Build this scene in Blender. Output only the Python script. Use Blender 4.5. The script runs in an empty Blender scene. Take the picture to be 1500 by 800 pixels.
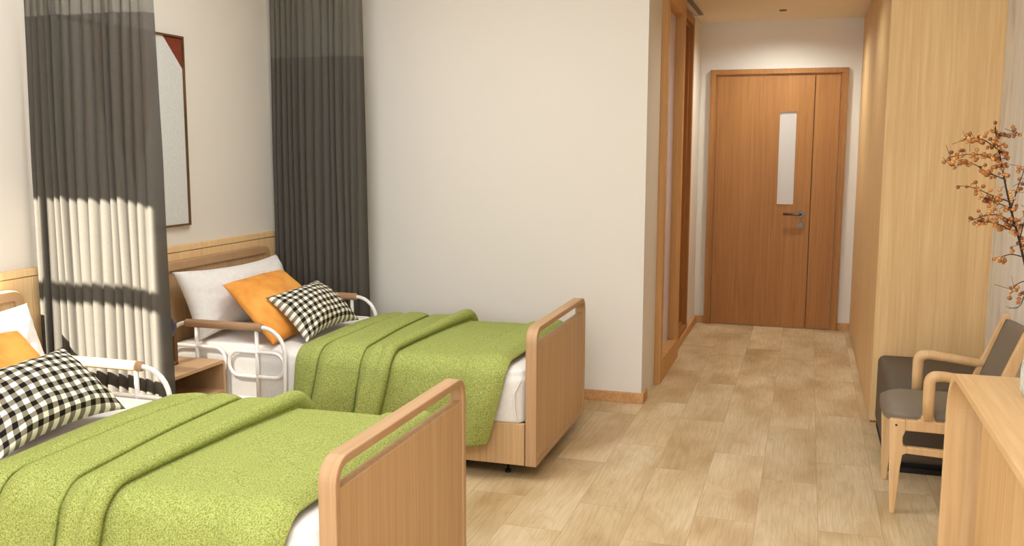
import bpy, bmesh, math, random
from mathutils import Vector, noise
PI = math.pi
C = bpy.context.scene.collection
R = random.Random(7)

# ------------------------------------------------------------------ helpers
def srgb(r, g, b):
    f = lambda c: (c/255/12.92) if c/255 <= .04045 else ((c/255+.055)/1.055)**2.4
    return (f(r), f(g), f(b), 1)

def new_mat(name, col=(.8,.8,.8,1), rough=.6, spec=.3):
    m = bpy.data.materials.new(name); m.use_nodes = True
    b = m.node_tree.nodes['Principled BSDF']
    b.inputs['Base Color'].default_value = col
    b.inputs['Roughness'].default_value = rough
    b.inputs['Specular IOR Level'].default_value = spec
    return m, m.node_tree, b

def nd(nt, typ, **kw):
    n = nt.nodes.new(typ)
    for k, v in kw.items():
        if k in n.inputs: n.inputs[k].default_value = v
        else: setattr(n, k, v)
    return n

def ramp(nt, fac, stops):
    r = nt.nodes.new('ShaderNodeValToRGB')
    while len(r.color_ramp.elements) < len(stops): r.color_ramp.elements.new(.5)
    for e, (p, c) in zip(r.color_ramp.elements, stops):
        e.position = p; e.color = c
    nt.links.new(fac, r.inputs[0]); return r.outputs[0]

def wood(name, light, dark, scale=(60, 60, 2.2), rough=.5, lines=0.0, bump=.05, spec=.3):
    """grain runs along the axis with the small scale value"""
    m, nt, b = new_mat(name, light, rough, spec)
    tc = nd(nt, 'ShaderNodeTexCoord'); mp = nd(nt, 'ShaderNodeMapping')
    mp.inputs['Scale'].default_value = scale
    nt.links.new(tc.outputs['Object'], mp.inputs[0])
    n1 = nd(nt, 'ShaderNodeTexNoise', Scale=1.0, Detail=4.0, Roughness=.6, Distortion=.3)
    nt.links.new(mp.outputs[0], n1.inputs['Vector'])
    mp2 = nd(nt, 'ShaderNodeMapping'); mp2.inputs['Scale'].default_value = tuple(s*.14 for s in scale)
    nt.links.new(tc.outputs['Object'], mp2.inputs[0])
    n2 = nd(nt, 'ShaderNodeTexNoise', Scale=1.0, Detail=3.0, Roughness=.55, Distortion=.8)
    nt.links.new(mp2.outputs[0], n2.inputs['Vector'])
    mx = nd(nt, 'ShaderNodeMath', operation='MULTIPLY_ADD'); mx.inputs[1].default_value = .6
    nt.links.new(n1.outputs[0], mx.inputs[0])
    m2 = nd(nt, 'ShaderNodeMath', operation='MULTIPLY'); m2.inputs[1].default_value = .4
    nt.links.new(n2.outputs[0], m2.inputs[0]); nt.links.new(m2.outputs[0], mx.inputs[2])
    mid = tuple((a+c)/2 for a, c in zip(light, dark))
    col = ramp(nt, mx.outputs[0], [(.34, dark), (.50, mid), (.64, light)])
    nt.links.new(col, b.inputs['Base Color'])
    bp = nd(nt, 'ShaderNodeBump', Strength=bump, Distance=.002)
    nt.links.new(n1.outputs[0], bp.inputs['Height']); nt.links.new(bp.outputs[0], b.inputs['Normal'])
    return m

def plaster(name, col, bump=.03, rough=.85):
    m, nt, b = new_mat(name, col, rough, .15)
    n = nd(nt, 'ShaderNodeTexNoise', Scale=180.0, Detail=2.0)
    tc = nd(nt, 'ShaderNodeTexCoord'); nt.links.new(tc.outputs['Object'], n.inputs['Vector'])
    bp = nd(nt, 'ShaderNodeBump', Strength=bump, Distance=.002)
    nt.links.new(n.outputs[0], bp.inputs['Height']); nt.links.new(bp.outputs[0], b.inputs['Normal'])
    return m

def smooth(o, on=True):
    for p in o.data.polygons: p.use_smooth = on

def part(name, bm, mat, parent=None, shade=False, loc=None):
    """bm is in world coordinates; the object's origin is its parent's, or loc, or 0"""
    org = Vector((0,0,0))
    if parent is not None:
        p = parent
        while p is not None: org += p.location; p = p.parent
    elif loc is not None: org = Vector(loc)
    bmesh.ops.translate(bm, verts=bm.verts, vec=-org)
    me = bpy.data.meshes.new(name); bm.to_mesh(me); bm.free()
    me.materials.append(mat)
    o = bpy.data.objects.new(name, me); C.objects.link(o)
    if parent is not None: o.parent = parent
    elif loc is not None: o.location = loc
    if shade: smooth(o)
    return o

def tag(o, label, cat, group=None):
    o['label'] = label; o['category'] = cat
    if group: o['group'] = group
    return o

def thing(name, label, cat, loc, group=None):
    o = bpy.data.objects.new(name, None); C.objects.link(o)
    o.empty_display_size = .1
    o.location = loc
    return tag(o, label, cat, group)

def struct(name, bm, mat):
    o = part(name, bm, mat); o['kind'] = 'structure'; return o

def copy_tree(o, parent=None):
    c = o.copy(); C.objects.link(c)
    if parent is not None: c.parent = parent
    for ch in list(o.children): copy_tree(ch, c)
    return c

def box(bm, x0, x1, y0, y1, z0, z1, bev=0, seg=2):
    t = bmesh.new()
    v = [t.verts.new((x, y, z)) for z in (z0, z1) for y in (y0, y1) for x in (x0, x1)]
    for f in ((0,2,3,1), (4,5,7,6), (0,1,5,4), (2,6,7,3), (0,4,6,2), (1,3,7,5)):
        t.faces.new([v[i] for i in f])
    if bev: bmesh.ops.bevel(t, geom=t.edges[:], offset=bev, segments=seg, profile=.5, affect='EDGES')
    merge(bm, t); return bm

def merge(bm, t):
    me = bpy.data.meshes.new('tmp'); t.to_mesh(me); t.free(); bm.from_mesh(me); bpy.data.meshes.remove(me)

def B(*a, **k): return box(bmesh.new(), *a, **k)

def tube(bm, pts, r, n=12, closed=False, sub=0, rz=None):
    """sweep a circle along pts (list of Vector or (Vector, radius))"""
    P = [Vector(p) for p in pts]
    if sub: P = catmull(P, sub, closed)
    N = len(P); rings = []
    rr = r if isinstance(r, (list, tuple)) else None
    prev = None
    for i, p in enumerate(P):
        if closed: d = P[(i+1) % N] - P[i-1]
        else: d = P[min(i+1, N-1)] - P[max(i-1, 0)]
        d.normalize()
        if prev is None:
            a = Vector((0,0,1)) if abs(d.z) < .9 else Vector((1,0,0))
            u = d.cross(a).normalized()
        else:
            u = (prev - d*prev.dot(d)).normalized()
        prev = u; w = d.cross(u)
        if rr: k = i/(N-1)*(len(rr)-1); j = min(int(k), len(rr)-2); rad = rr[j]*(1-(k-j)) + rr[j+1]*(k-j)
        else: rad = r
        rings.append([bm.verts.new(p + (u*math.cos(2*PI*q/n) + w*math.sin(2*PI*q/n))*rad) for q in range(n)])
    for i in range(N if closed else N-1):
        A, Bq = rings[i], rings[(i+1) % N]
        for q in range(n): bm.faces.new((A[q], A[(q+1) % n], Bq[(q+1) % n], Bq[q]))
    if not closed:
        bm.faces.new(rings[0][::-1]); bm.faces.new(rings[-1])
    return bm

def catmull(P, sub, closed=False):
    out = []; N = len(P)
    for i in range(N if closed else N-1):
        if closed: a, b, c, d = P[i-1], P[i], P[(i+1) % N], P[(i+2) % N]
        else: a, b, c, d = P[max(i-1,0)], P[i], P[i+1], P[min(i+2,N-1)]
        for k in range(sub):
            t = k/sub
            out.append(.5*((2*b) + (c-a)*t + (2*a-5*b+4*c-d)*t*t + (3*b-a-3*c+d)*t**3))
    if not closed: out.append(P[-1])
    return out

def round_path(pts, rad, seg=6, closed=False):
    """polyline with filleted corners; pts are Vectors"""
    P = [Vector(p) for p in pts]; out = []; N = len(P)
    for i, p in enumerate(P):
        if not closed and i in (0, N-1): out.append(p); continue
        r = rad[i] if isinstance(rad, (list, tuple)) else rad
        if r <= 0: out.append(p); continue
        a = (P[i-1]-p); b = (P[(i+1) % N]-p)
        r1 = min(r, a.length*.499, b.length*.499)
        p0 = p + a.normalized()*r1; p1 = p + b.normalized()*r1
        for k in range(seg+1):
            t = k/seg
            # circular-ish quadratic (weighted) fillet
            w = .7071; q = (1-t)**2; m = 2*t*(1-t)*w; e = t*t
            out.append((p0*q + p*m + p1*e)/(q+m+e))
    return out

def prism(bm, poly, axis, a, b, bev=0, holes=()):
    """extrude a 2D polygon. axis 'x': poly is (y,z); 'y': (x,z); 'z': (x,y)"""
    t = bmesh.new()
    def mk(u, v, w):
        return {'x': (w, u, v), 'y': (u, w, v), 'z': (u, v, w)}[axis]
    loops = [poly] + list(holes)
    es = []
    for lp in loops:
        vs = [t.verts.new(mk(p[0], p[1], a)) for p in lp]
        es += [t.edges.new((vs[i], vs[(i+1) % len(vs)])) for i in range(len(vs))]
    if holes: bmesh.ops.triangle_fill(t, edges=es, use_beauty=True)
    else: t.faces.new(t.verts[:])
    r = bmesh.ops.extrude_face_region(t, geom=t.faces[:])
    d = Vector(mk(0, 0, 1))*(b-a)
    bmesh.ops.translate(t, verts=[g for g in r['geom'] if isinstance(g, bmesh.types.BMVert)], vec=d)
    bmesh.ops.recalc_face_normals(t, faces=t.faces[:])
    if bev:
        sharp = [e for e in t.edges if len(e.link_faces) == 2 and e.calc_face_angle() > 1.2]
        bmesh.ops.bevel(t, geom=sharp, offset=bev, segments=2, profile=.5, affect='EDGES')
    merge(bm, t); return bm

def rrect(x0, x1, z0, z1, r, seg=6):
    rs = r if isinstance(r, (list, tuple)) else [r]*4
    pts = [Vector((x0,z0,0)), Vector((x1,z0,0)), Vector((x1,z1,0)), Vector((x0,z1,0))]
    return [(p.x, p.y) for p in round_path(pts, list(rs), seg, True)]

def lathe(bm, prof, cx, cy, n=32):
    rings = []
    for r, z in prof:
        rings.append([bm.verts.new((cx+r*math.cos(2*PI*k/n), cy+r*math.sin(2*PI*k/n), z)) for k in range(n)])
    for A, Bq in zip(rings, rings[1:]):
        for k in range(n): bm.faces.new((A[k], A[(k+1) % n], Bq[(k+1) % n], Bq[k]))
    bm.faces.new(rings[0][::-1]); bm.faces.new(rings[-1])
    return bm

def sphere(bm, c, r, u=10, v=7, sc=(1,1,1)):
    t = bmesh.new(); bmesh.ops.create_uvsphere(t, u_segments=u, v_segments=v, radius=r)
    for w in t.verts: w.co = Vector(c) + Vector((w.co.x*sc[0], w.co.y*sc[1], w.co.z*sc[2]))
    merge(bm, t); return bm

# ------------------------------------------------------------------ materials
M = {}
M['wall'] = plaster('wall_paint', srgb(227, 219, 208))
M['ceiling'] = plaster('ceiling_paint', srgb(240, 228, 206))
M['bed_wood'] = wood('walnut_laminate', srgb(208, 174, 130), srgb(187, 149, 108), (95, 95, 1.6), .5)
M['bed_wood_x'] = wood('walnut_laminate_lengthwise', srgb(216, 185, 152), srgb(180, 144, 112), (1.6, 95, 95), .5)
M['bed_wood_y'] = wood('walnut_laminate_crosswise', srgb(194, 157, 118), srgb(174, 136, 98), (95, 2.2, 2.2), .5)
M['panel_wood'] = wood('oak_wall_panel', srgb(236, 204, 154), srgb(222, 184, 132), (70, 70, 1.8), .55)
M['oak'] = wood('golden_oak_veneer', srgb(232, 197, 144), srgb(213, 173, 119), (70, 70, 2.2), .5)
M['oak_frame'] = wood('honey_oak_frame', srgb(210, 162, 104), srgb(190, 138, 82), (70, 70, 2.2), .5)
M['oak_door'] = wood('amber_oak_veneer', srgb(174, 122, 69), srgb(153, 101, 52), (80, 80, 2.2), .5)
M['oak_trim'] = wood('oak_trim', srgb(214, 165, 112), srgb(184, 132, 82), (60, 1.8, 60), .5)
M['chair_wood'] = wood('pale_beech', srgb(228, 191, 142), srgb(208, 165, 114), (50, 50, 2.5), .45)
M['desk_wood'] = wood('blond_oak_top', srgb(230, 193, 142), srgb(210, 168, 116), (55, 2.2, 2.2), .4)
M['desk_wood_v'] = wood('blond_oak_upright', srgb(226, 188, 134), srgb(208, 165, 110), (60, 60, 2), .45)

# floor: staggered planks
m, nt, b = new_mat('plank_floor', rough=.42, spec=.35)
tc = nd(nt, 'ShaderNodeTexCoord'); sep = nd(nt, 'ShaderNodeSeparateXYZ'); com = nd(nt, 'ShaderNodeCombineXYZ')
nt.links.new(tc.outputs['Object'], sep.inputs[0])
ad = nd(nt, 'ShaderNodeMath', operation='ADD'); ad.inputs[1].default_value = -.338+.242*40
nt.links.new(sep.outputs['X'], ad.inputs[0])
ay = nd(nt, 'ShaderNodeMath', operation='ADD'); ay.inputs[1].default_value = 10.0
nt.links.new(sep.outputs['Y'], ay.inputs[0])
nt.links.new(ay.outputs[0], com.inputs['X']); nt.links.new(ad.outputs[0], com.inputs['Y'])
br = nd(nt, 'ShaderNodeTexBrick', Scale=1.0)
br.offset = .37; br.offset_frequency = 2; br.squash = 1
br.inputs['Brick Width'].default_value = .86; br.inputs['Row Height'].default_value = .242
br.inputs['Mortar Size'].default_value = .0011; br.inputs['Mortar Smooth'].default_value = .3
br.inputs['Color1'].default_value = (0,0,0,1); br.inputs['Color2'].default_value = (1,1,1,1)
br.inputs['Mortar'].default_value = (.35,.35,.35,1)
nt.links.new(com.outputs[0], br.inputs['Vector'])
# a per-plank shift so each plank carries its own grain
vs = nd(nt, 'ShaderNodeVectorMath', operation='SCALE'); vs.inputs['Scale'].default_value = 7.3
nt.links.new(br.outputs['Color'], vs.inputs[0])
va = nd(nt, 'ShaderNodeVectorMath', operation='ADD')
nt.links.new(tc.outputs['Object'], va.inputs[0]); nt.links.new(vs.outputs[0], va.inputs[1])
mp = nd(nt, 'ShaderNodeMapping'); mp.inputs['Scale'].default_value = (9, 1.5, 1)
nt.links.new(va.outputs[0], mp.inputs[0])
g = nd(nt, 'ShaderNodeTexNoise', Scale=.8, Detail=2.0, Roughness=.5, Distortion=.9)
nt.links.new(mp.outputs[0], g.inputs['Vector'])
rg = nd(nt, 'ShaderNodeMath', operation='MULTIPLY'); rg.inputs[1].default_value = 62.0
nt.links.new(g.outputs[0], rg.inputs[0])
sn = nd(nt, 'ShaderNodeMath', operation='SINE'); nt.links.new(rg.outputs[0], sn.inputs[0])
mpf = nd(nt, 'ShaderNodeMapping'); mpf.inputs['Scale'].default_value = (140, 5, 1)
nt.links.new(va.outputs[0], mpf.inputs[0])
fn = nd(nt, 'ShaderNodeTexNoise', Scale=1.0, Detail=3.0); nt.links.new(mpf.outputs[0], fn.inputs['Vector'])
big = nd(nt, 'ShaderNodeTexNoise', Scale=1.5, Detail=2.0, Roughness=.5); 
mpb = nd(nt, 'ShaderNodeMapping'); mpb.inputs['Scale'].default_value = (2.6, 1.3, 1)
nt.links.new(va.outputs[0], mpb.inputs[0]); nt.links.new(mpb.outputs[0], big.inputs['Vector'])
base = ramp(nt, big.outputs[0], [(.32, srgb(190, 160, 117)), (.5, srgb(211, 186, 145)), (.66, srgb(223, 202, 165))])
tone = nd(nt, 'ShaderNodeMixRGB', blend_type='MULTIPLY'); tone.inputs[0].default_value = 1
tr = ramp(nt, br.outputs['Color'], [(0, (.91,.90,.88,1)), (1, (1.03,1.03,1.03,1))])
nt.links.new(base, tone.inputs[1]); nt.links.new(tr, tone.inputs[2])
gl = nd(nt, 'ShaderNodeMixRGB', blend_type='MULTIPLY'); gl.inputs[0].default_value = 1
gr = ramp(nt, sn.outputs[0], [(0, (1,1,1,1)), (.85, (.965,.955,.94,1)), (1, (.92,.90,.87,1))])
nt.links.new(tone.outputs[0], gl.inputs[1]); nt.links.new(gr, gl.inputs[2])
fl = nd(nt, 'ShaderNodeMixRGB', blend_type='MULTIPLY'); fl.inputs[0].default_value = 1
fr = ramp(nt, fn.outputs[0], [(.35, (.90,.88,.85,1)), (.62, (1.03,1.03,1.03,1))])
nt.links.new(gl.outputs[0], fl.inputs[1]); nt.links.new(fr, fl.inputs[2])
mo = nd(nt, 'ShaderNodeMixRGB', blend_type='MIX'); mo.inputs[2].default_value = srgb(165, 135, 98)
nt.links.new(br.outputs['Fac'], mo.inputs[0]); nt.links.new(fl.outputs[0], mo.inputs[1])
nt.links.new(mo.outputs[0], b.inputs['Base Color'])
bp = nd(nt, 'ShaderNodeBump', Strength=.12, Distance=.002)
nt.links.new(fn.outputs[0], bp.inputs['Height']); nt.links.new(bp.outputs[0], b.inputs['Normal'])
M['floor'] = m

# marbled wallpaper on the right wall
m, nt, b = new_mat('marbled_wallpaper', rough=.6, spec=.2)
tc = nd(nt, 'ShaderNodeTexCoord'); mp = nd(nt, 'ShaderNodeMapping'); mp.inputs['Scale'].default_value = (2, 7, 1.3)
nt.links.new(tc.outputs['Object'], mp.inputs[0])
n1 = nd(nt, 'ShaderNodeTexNoise', Scale=1.2, Detail=6.0, Roughness=.65, Distortion=.6)
nt.links.new(mp.outputs[0], n1.inputs['Vector'])
nt.links.new(ramp(nt, n1.outputs[0], [(.28, srgb(200, 194, 184)), (.45, srgb(228, 220, 208)), (.62, srgb(238, 229, 216))]), b.inputs['Base Color'])
M['marble'] = m

# fabrics
def fabric(name, c1, c2, scale=260, bump=.4, rough=.95, dist=.002, stretch=(1,1,1), sheen=0):
    m, nt, b = new_mat(name, c1, rough, .08)
    tc = nd(nt, 'ShaderNodeTexCoord'); mp = nd(nt, 'ShaderNodeMapping'); mp.inputs['Scale'].default_value = stretch
    nt.links.new(tc.outputs['Object'], mp.inputs[0])
    n = nd(nt, 'ShaderNodeTexNoise', Scale=float(scale), Detail=3.0, Roughness=.7)
    nt.links.new(mp.outputs[0], n.inputs['Vector'])
    nt.links.new(ramp(nt, n.outputs[0], [(.36, c2), (.62, c1)]), b.inputs['Base Color'])
    bp = nd(nt, 'ShaderNodeBump', Strength=bump, Distance=dist)
    nt.links.new(n.outputs[0], bp.inputs['Height']); nt.links.new(bp.outputs[0], b.inputs['Normal'])
    if sheen: b.inputs['Sheen Weight'].default_value = sheen
    return m
M['blanket'] = fabric('green_wool', srgb(192, 196, 120), srgb(122, 137, 52), 240, .9, .98, .004)
M['sheet'] = fabric('white_sheet', srgb(233, 228, 221), srgb(228, 222, 214), 60, .08)
M['pillow_white'] = fabric('white_pillowcase', srgb(235, 231, 225), srgb(229, 224, 217), 40, .1)
M['orange'] = fabric('orange_velvet', srgb(238, 170, 86), srgb(220, 142, 62), 4, .12, .8)
M['leather'] = fabric('charcoal_leather', srgb(126, 114, 99), srgb(114, 103, 89), 400, .15, .5)
M['leather'].node_tree.nodes['Principled BSDF'].inputs['Specular IOR Level'].default_value = .4
M['leather_dark'] = fabric('dark_leather', srgb(104, 93, 80), srgb(94, 84, 72), 400, .15, .55)

# gingham: two sets of crossing stripes
m, nt, b = new_mat('gingham_cotton', rough=.95, spec=.08)
uv = nd(nt, 'ShaderNodeTexCoord'); sep = nd(nt, 'ShaderNodeSeparateXYZ'); nt.links.new(uv.outputs['UV'], sep.inputs[0])
st = []
for ax, n in (('X', 12.0), ('Y', 9.0)):
    a = nd(nt, 'ShaderNodeMath', operation='MULTIPLY'); a.inputs[1].default_value = n
    f = nd(nt, 'ShaderNodeMath', operation='FRACT'); s = nd(nt, 'ShaderNodeMath', operation='GREATER_THAN'); s.inputs[1].default_value = .5
    nt.links.new(sep.outputs[ax], a.inputs[0]); nt.links.new(a.outputs[0], f.inputs[0]); nt.links.new(f.outputs[0], s.inputs[0]); st.append(s)
sm = nd(nt, 'ShaderNodeMath', operation='ADD'); nt.links.new(st[0].outputs[0], sm.inputs[0]); nt.links.new(st[1].outputs[0], sm.inputs[1])
hf = nd(nt, 'ShaderNodeMath', operation='MULTIPLY'); hf.inputs[1].default_value = .5; nt.links.new(sm.outputs[0], hf.inputs[0])
r = nt.nodes.new('ShaderNodeValToRGB'); r.color_ramp.interpolation = 'CONSTANT'
r.color_ramp.elements[0].position = 0; r.color_ramp.elements[0].color = srgb(238, 231, 216)
r.color_ramp.elements[1].position = .3; r.color_ramp.elements[1].color = srgb(134, 126, 108)
e = r.color_ramp.elements.new(.8); e.color = srgb(32, 28, 25)
nt.links.new(hf.outputs[0], r.inputs[0]); nt.links.new(r.outputs[0], b.inputs['Base Color'])
M['gingham'] = m

# sheer curtain cloth
def sheer(name, col, alpha, trans=.25):
    m = bpy.data.materials.new(name); m.use_nodes = True; nt = m.node_tree; nt.nodes.clear()
    out = nd(nt, 'ShaderNodeOutputMaterial')
    d = nd(nt, 'ShaderNodeBsdfDiffuse'); d.inputs[0].default_value = col
    t = nd(nt, 'ShaderNodeBsdfTranslucent'); t.inputs[0].default_value = col
    a = nd(nt, 'ShaderNodeBsdfTransparent')
    m1 = nd(nt, 'ShaderNodeMixShader'); m1.inputs[0].default_value = trans
    m2 = nd(nt, 'ShaderNodeMixShader'); m2.inputs[0].default_value = alpha
    tc = nd(nt, 'ShaderNodeTexCoord'); mp = nd(nt, 'ShaderNodeMapping'); mp.inputs['Scale'].default_value = (90, 90, 400)
    n = nd(nt, 'ShaderNodeTexNoise', Scale=1.0, Detail=2.0)
    nt.links.new(tc.outputs['Object'], mp.inputs[0]); nt.links.new(mp.outputs[0], n.inputs['Vector'])
    c = ramp(nt, n.outputs[0], [(.3, tuple(x*.94 for x in col[:3])+(1,)), (.7, tuple(min(1,x*1.06) for x in col[:3])+(1,))])
    nt.links.new(c, d.inputs[0])
    nt.links.new(d.outputs[0], m1.inputs[1]); nt.links.new(t.outputs[0], m1.inputs[2])
    nt.links.new(a.outputs[0], m2.inputs[1]); nt.links.new(m1.outputs[0], m2.inputs[2])
    nt.links.new(m2.outputs[0], out.inputs[0])
    return m
M['curtain'] = sheer('charcoal_sheer', srgb(88, 83, 76), .955, .06)
M['curtain_mesh'] = sheer('charcoal_mesh', srgb(104, 99, 90), .80, .12)

M['white_metal'] = new_mat('white_enamel', srgb(238, 232, 226), .35, .5)[0]
M['steel'], _, bb = new_mat('brushed_steel', srgb(104, 97, 88), .35); bb.inputs['Metallic'].default_value = .9
M['dark_metal'] = new_mat('dark_metal', srgb(60, 58, 56), .4, .5)[0]
M['grey_metal'] = new_mat('grey_track', srgb(128, 116, 104), .5, .4)[0]
M['rubber'] = new_mat('black_rubber', srgb(40, 38, 36), .7, .2)[0]
M['black'] = new_mat('black_plinth', srgb(42, 38, 34), .7, .2)[0]
M['frost'] = new_mat('frosted_glass', srgb(196, 188, 180), .35, .5)[0]
m, nt, b = new_mat('frosted_blue_glass', srgb(214, 208, 226), .25, .5); M['frost_blue'] = m
M['navy'] = new_mat('navy_glaze', srgb(42, 48, 76), .35, .5)[0]
M['brown_wood'] = wood('dark_brown_wood', srgb(122, 88, 52), srgb(84, 58, 34), (60, 60, 4), .6)
M['bark'] = new_mat('dark_twig', srgb(52, 36, 26), .8, .2)[0]
m, nt, b = new_mat('amber_berry', rough=.45, spec=.4)
oi = nd(nt, 'ShaderNodeTexCoord'); n = nd(nt, 'ShaderNodeTexNoise', Scale=40.0, Detail=1.0)
nt.links.new(oi.outputs['Object'], n.inputs['Vector'])
nt.links.new(ramp(nt, n.outputs[0], [(.35, srgb(108, 58, 26)), (.5, srgb(160, 98, 42)), (.65, srgb(198, 142, 76))]), b.inputs['Base Color'])
M['berry'] = m
m, nt, b = new_mat('celadon_stoneware', rough=.6, spec=.3)
oi = nd(nt, 'ShaderNodeTexCoord'); n = nd(nt, 'ShaderNodeTexNoise', Scale=22.0, Detail=5.0, Distortion=1.0)
nt.links.new(oi.outputs['Object'], n.inputs['Vector'])
nt.links.new(ramp(nt, n.outputs[0], [(.35, srgb(176, 180, 164)), (.6, srgb(214, 214, 200))]), b.inputs['Base Color'])
bp = nd(nt, 'ShaderNodeBump', Strength=.5, Distance=.005); nt.links.new(n.outputs[0], bp.inputs['Height']); nt.links.new(bp.outputs[0], b.inputs['Normal'])
M['celadon'] = m
m, nt, b = new_mat('canvas_ground', rough=.8, spec=.1)
oi = nd(nt, 'ShaderNodeTexCoord'); n = nd(nt, 'ShaderNodeTexNoise', Scale=120.0, Detail=2.0)
nt.links.new(oi.outputs['Object'], n.inputs['Vector'])
nt.links.new(ramp(nt, n.outputs[0], [(.35, srgb(206, 206, 202)), (.6, srgb(216, 215, 210))]), b.inputs['Base Color'])
M['canvas'] = m
M['rust'] = fabric('rust_paint', srgb(132, 66, 48), srgb(114, 54, 40), 120, .1)
M['lamp_white'] = new_mat('fill_panel_housing', srgb(232, 228, 220), .5, .4)[0]
def emis(name, col, s):
    m, nt, b = new_mat(name, col, .5); b.inputs['Emission Color'].default_value = col; b.inputs['Emission Strength'].default_value = s; return m
M['diffuser'] = emis('fill_panel_glow', (1, .93, .82, 1), 2.0)  # glowing face of the added ceiling panels
M['blind'] = new_mat('cream_roller_blind', srgb(236, 230, 218), .9, .1)[0]

# ------------------------------------------------------------------ room
XL, XR, YB, YW, YD = -3.15, .929, -1.3, 5.41, 8.18      # left wall, right wall, window wall, partition front, door wall
XC, XWD, ZC, ZM = -.89, .378, 2.54, 2.95                # corridor left wall, wardrobe face, corridor and room ceiling
struct('floor', B(XL-.1, XR+.1, YB-.1, YD+.1, -.1, 0), M['floor'])
struct('wall_left', B(XL-.12, XL, YB-.12, YW+.12, 0, ZM), M['wall'])
struct('wall_partition', B(XL, XC, YW, YW+.12, 0, ZM), M['wall'])
bm = B(XC-.12, XC, YW+.12, 5.885, 0, ZC)
box(bm, XC-.14, XC-.01, 7.56, YD, 0, ZC)
box(bm, XC-.14, -.86, 5.885, 7.56, 2.525, ZC)
struct('wall_corridor_left', bm, M['wall'])
struct('wall_end', B(XC-.14, XR+.1, YD, YD+.12, 0, ZM), M['wall'])
struct('wall_right', B(XR, XR+.12, YB-.12, YD, 0, ZM), M['marble'])
sx0, sx1, sy0, sy1 = -3.112, -2.534, .28, 1.32              # added roof opening, unseen, letting sun onto the near curtain
bm = B(sx1, XR+.12, YB-.12, YW+.12, ZM, ZM+.1)
box(bm, XL-.12, sx1, YB-.12, sy0, ZM, ZM+.1); box(bm, XL-.12, sx1, sy1, YW+.12, ZM, ZM+.1); box(bm, XL-.12, sx0, sy0, sy1, ZM, ZM+.1)
struct('ceiling', bm, M['ceiling'])
struct('ceiling_corridor', B(XC-.14, XR, YW, YD, ZC, ZM), M['ceiling'])
# window wall behind the viewpoint, its wide window with an added blind down
bx0, bx1, bz0, bz1 = -2.1, .7, .9, 2.35
bm = bmesh.new()
box(bm, XL-.12, XR+.12, YB-.12, YB, 0, bz0)
box(bm, XL-.12, XR+.12, YB-.12, YB, bz1, ZM)
box(bm, XL-.12, bx0, YB-.12, YB, bz0, bz1); box(bm, bx1, XR+.12, YB-.12, YB, bz0, bz1)
struct('wall_window', bm, M['wall'])
# bars added across the roof opening to stripe the sun patch
bm = bmesh.new()
box(bm, -3.062, -3.025, sy0, sy1, ZM+.015, ZM+.035)
box(bm, sx0, sx1, .822, .894, ZM+.015, ZM+.035)
struct('sun_patch_bars', bm, M['white_metal'])
bm = bmesh.new()
for x in (bx0, -1.17, -.24, bx1-.05): box(bm, x, x+.05, YB-.1, YB-.06, bz0, bz1)
box(bm, bx0, bx1, YB-.1, YB-.06, bz0, bz0+.05); box(bm, bx0, bx1, YB-.1, YB-.06, bz1-.05, bz1)
struct('window_2', bm, M['white_metal'])
o = part('sun_block_blind', B(bx0, bx1, YB-.04, YB-.034, bz0-.0, bz1), M['blind'], loc=(-.7, YB-.04, bz0))  # unseen blind, added to stop sun at the wide window
tag(o, 'added cream roller blind, unseen, keeping sun out of the wide window', 'blind')

# skirting
def skirt(name, bm): struct(name, bm, M['oak_trim'])
skirt('baseboard_partition', B(XL, XC+.016, YW-.016, YW, 0, .062, bev=.003))
skirt('baseboard_corridor_left', B(XC-.002, XC+.016, YW, YW+.13, 0, .062, bev=.003))
skirt('baseboard_corridor_far', B(-.94, XC+.012, 6.75, YD, 0, .062, bev=.003))
bm = B(XC, -.812, YD-.016, YD, 0, .062, bev=.003); box(bm, .277, XWD, YD-.016, YD, 0, .062, bev=.003)
skirt('baseboard_end', bm)
skirt('baseboard_right', B(XR-.016, XR, YB, 4.4, 0, .062, bev=.003))
skirt('baseboard_left', B(XL, XL+.016, YB, 1.55, 0, .062, bev=.003))

# oak panelling behind the bed heads
root = thing('headboard_panelling', 'pale oak wall panelling running behind both bed heads', 'wall panelling', (XL, 3.4, 0))
seams = [1.58, 1.983, 3.161, 4.34, YW]
for a, c in zip(seams, seams[1:]):
    part('panel', B(XL, XL+.024, a+.0015, c-.0015, .02, .955, bev=.0015, seg=1), M['panel_wood'], root)
part('cap_rail', B(XL, XL+.028, seams[0], YW, .958, .99, bev=.002, seg=1), M['panel_wood'], root)

# ------------------------------------------------------------------ entrance door
D = part('door_1', B(-.765, .235, YD-.03, YD-.002, .004, 2.108), M['oak_door'])
D.data.materials.clear()
bpy.data.objects.remove(D)
root = bpy.data.objects.new('door_1', None); C.objects.link(root); root.location = (-.27, YD, 0); root['kind'] = 'structure'
root['label'] = 'amber oak entrance door with narrow glazed slot at the end of the corridor'
YF = YD-.012
fr = prism(bmesh.new(), [(-.812,0),(-.812,2.151),(.277,2.151),(.277,0),(.237,0),(.237,2.111),(-.77,2.111),(-.77,0)], 'y', YD-.045, YD, bev=.003)
part('door_frame', fr, M['oak_door'], root)
fr = prism(bmesh.new(), [(-.771,0),(-.771,2.112),(.238,2.112),(.238,0),(.226,0),(.226,2.10),(-.759,2.10),(-.759,0)], 'y', YD-.03, YD, bev=.001)
part('door_stop', fr, M['oak_door'], root)
hole = rrect(-.243, -.108, 1.04, 1.803, .002, 2)
part('door_leaf', prism(bmesh.new(), [(-.756,.006),(.024,.006),(.024,2.098),(-.756,2.098)], 'y', YF-.01, YD-.001, holes=[hole]), M['oak_door'], root)
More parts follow.
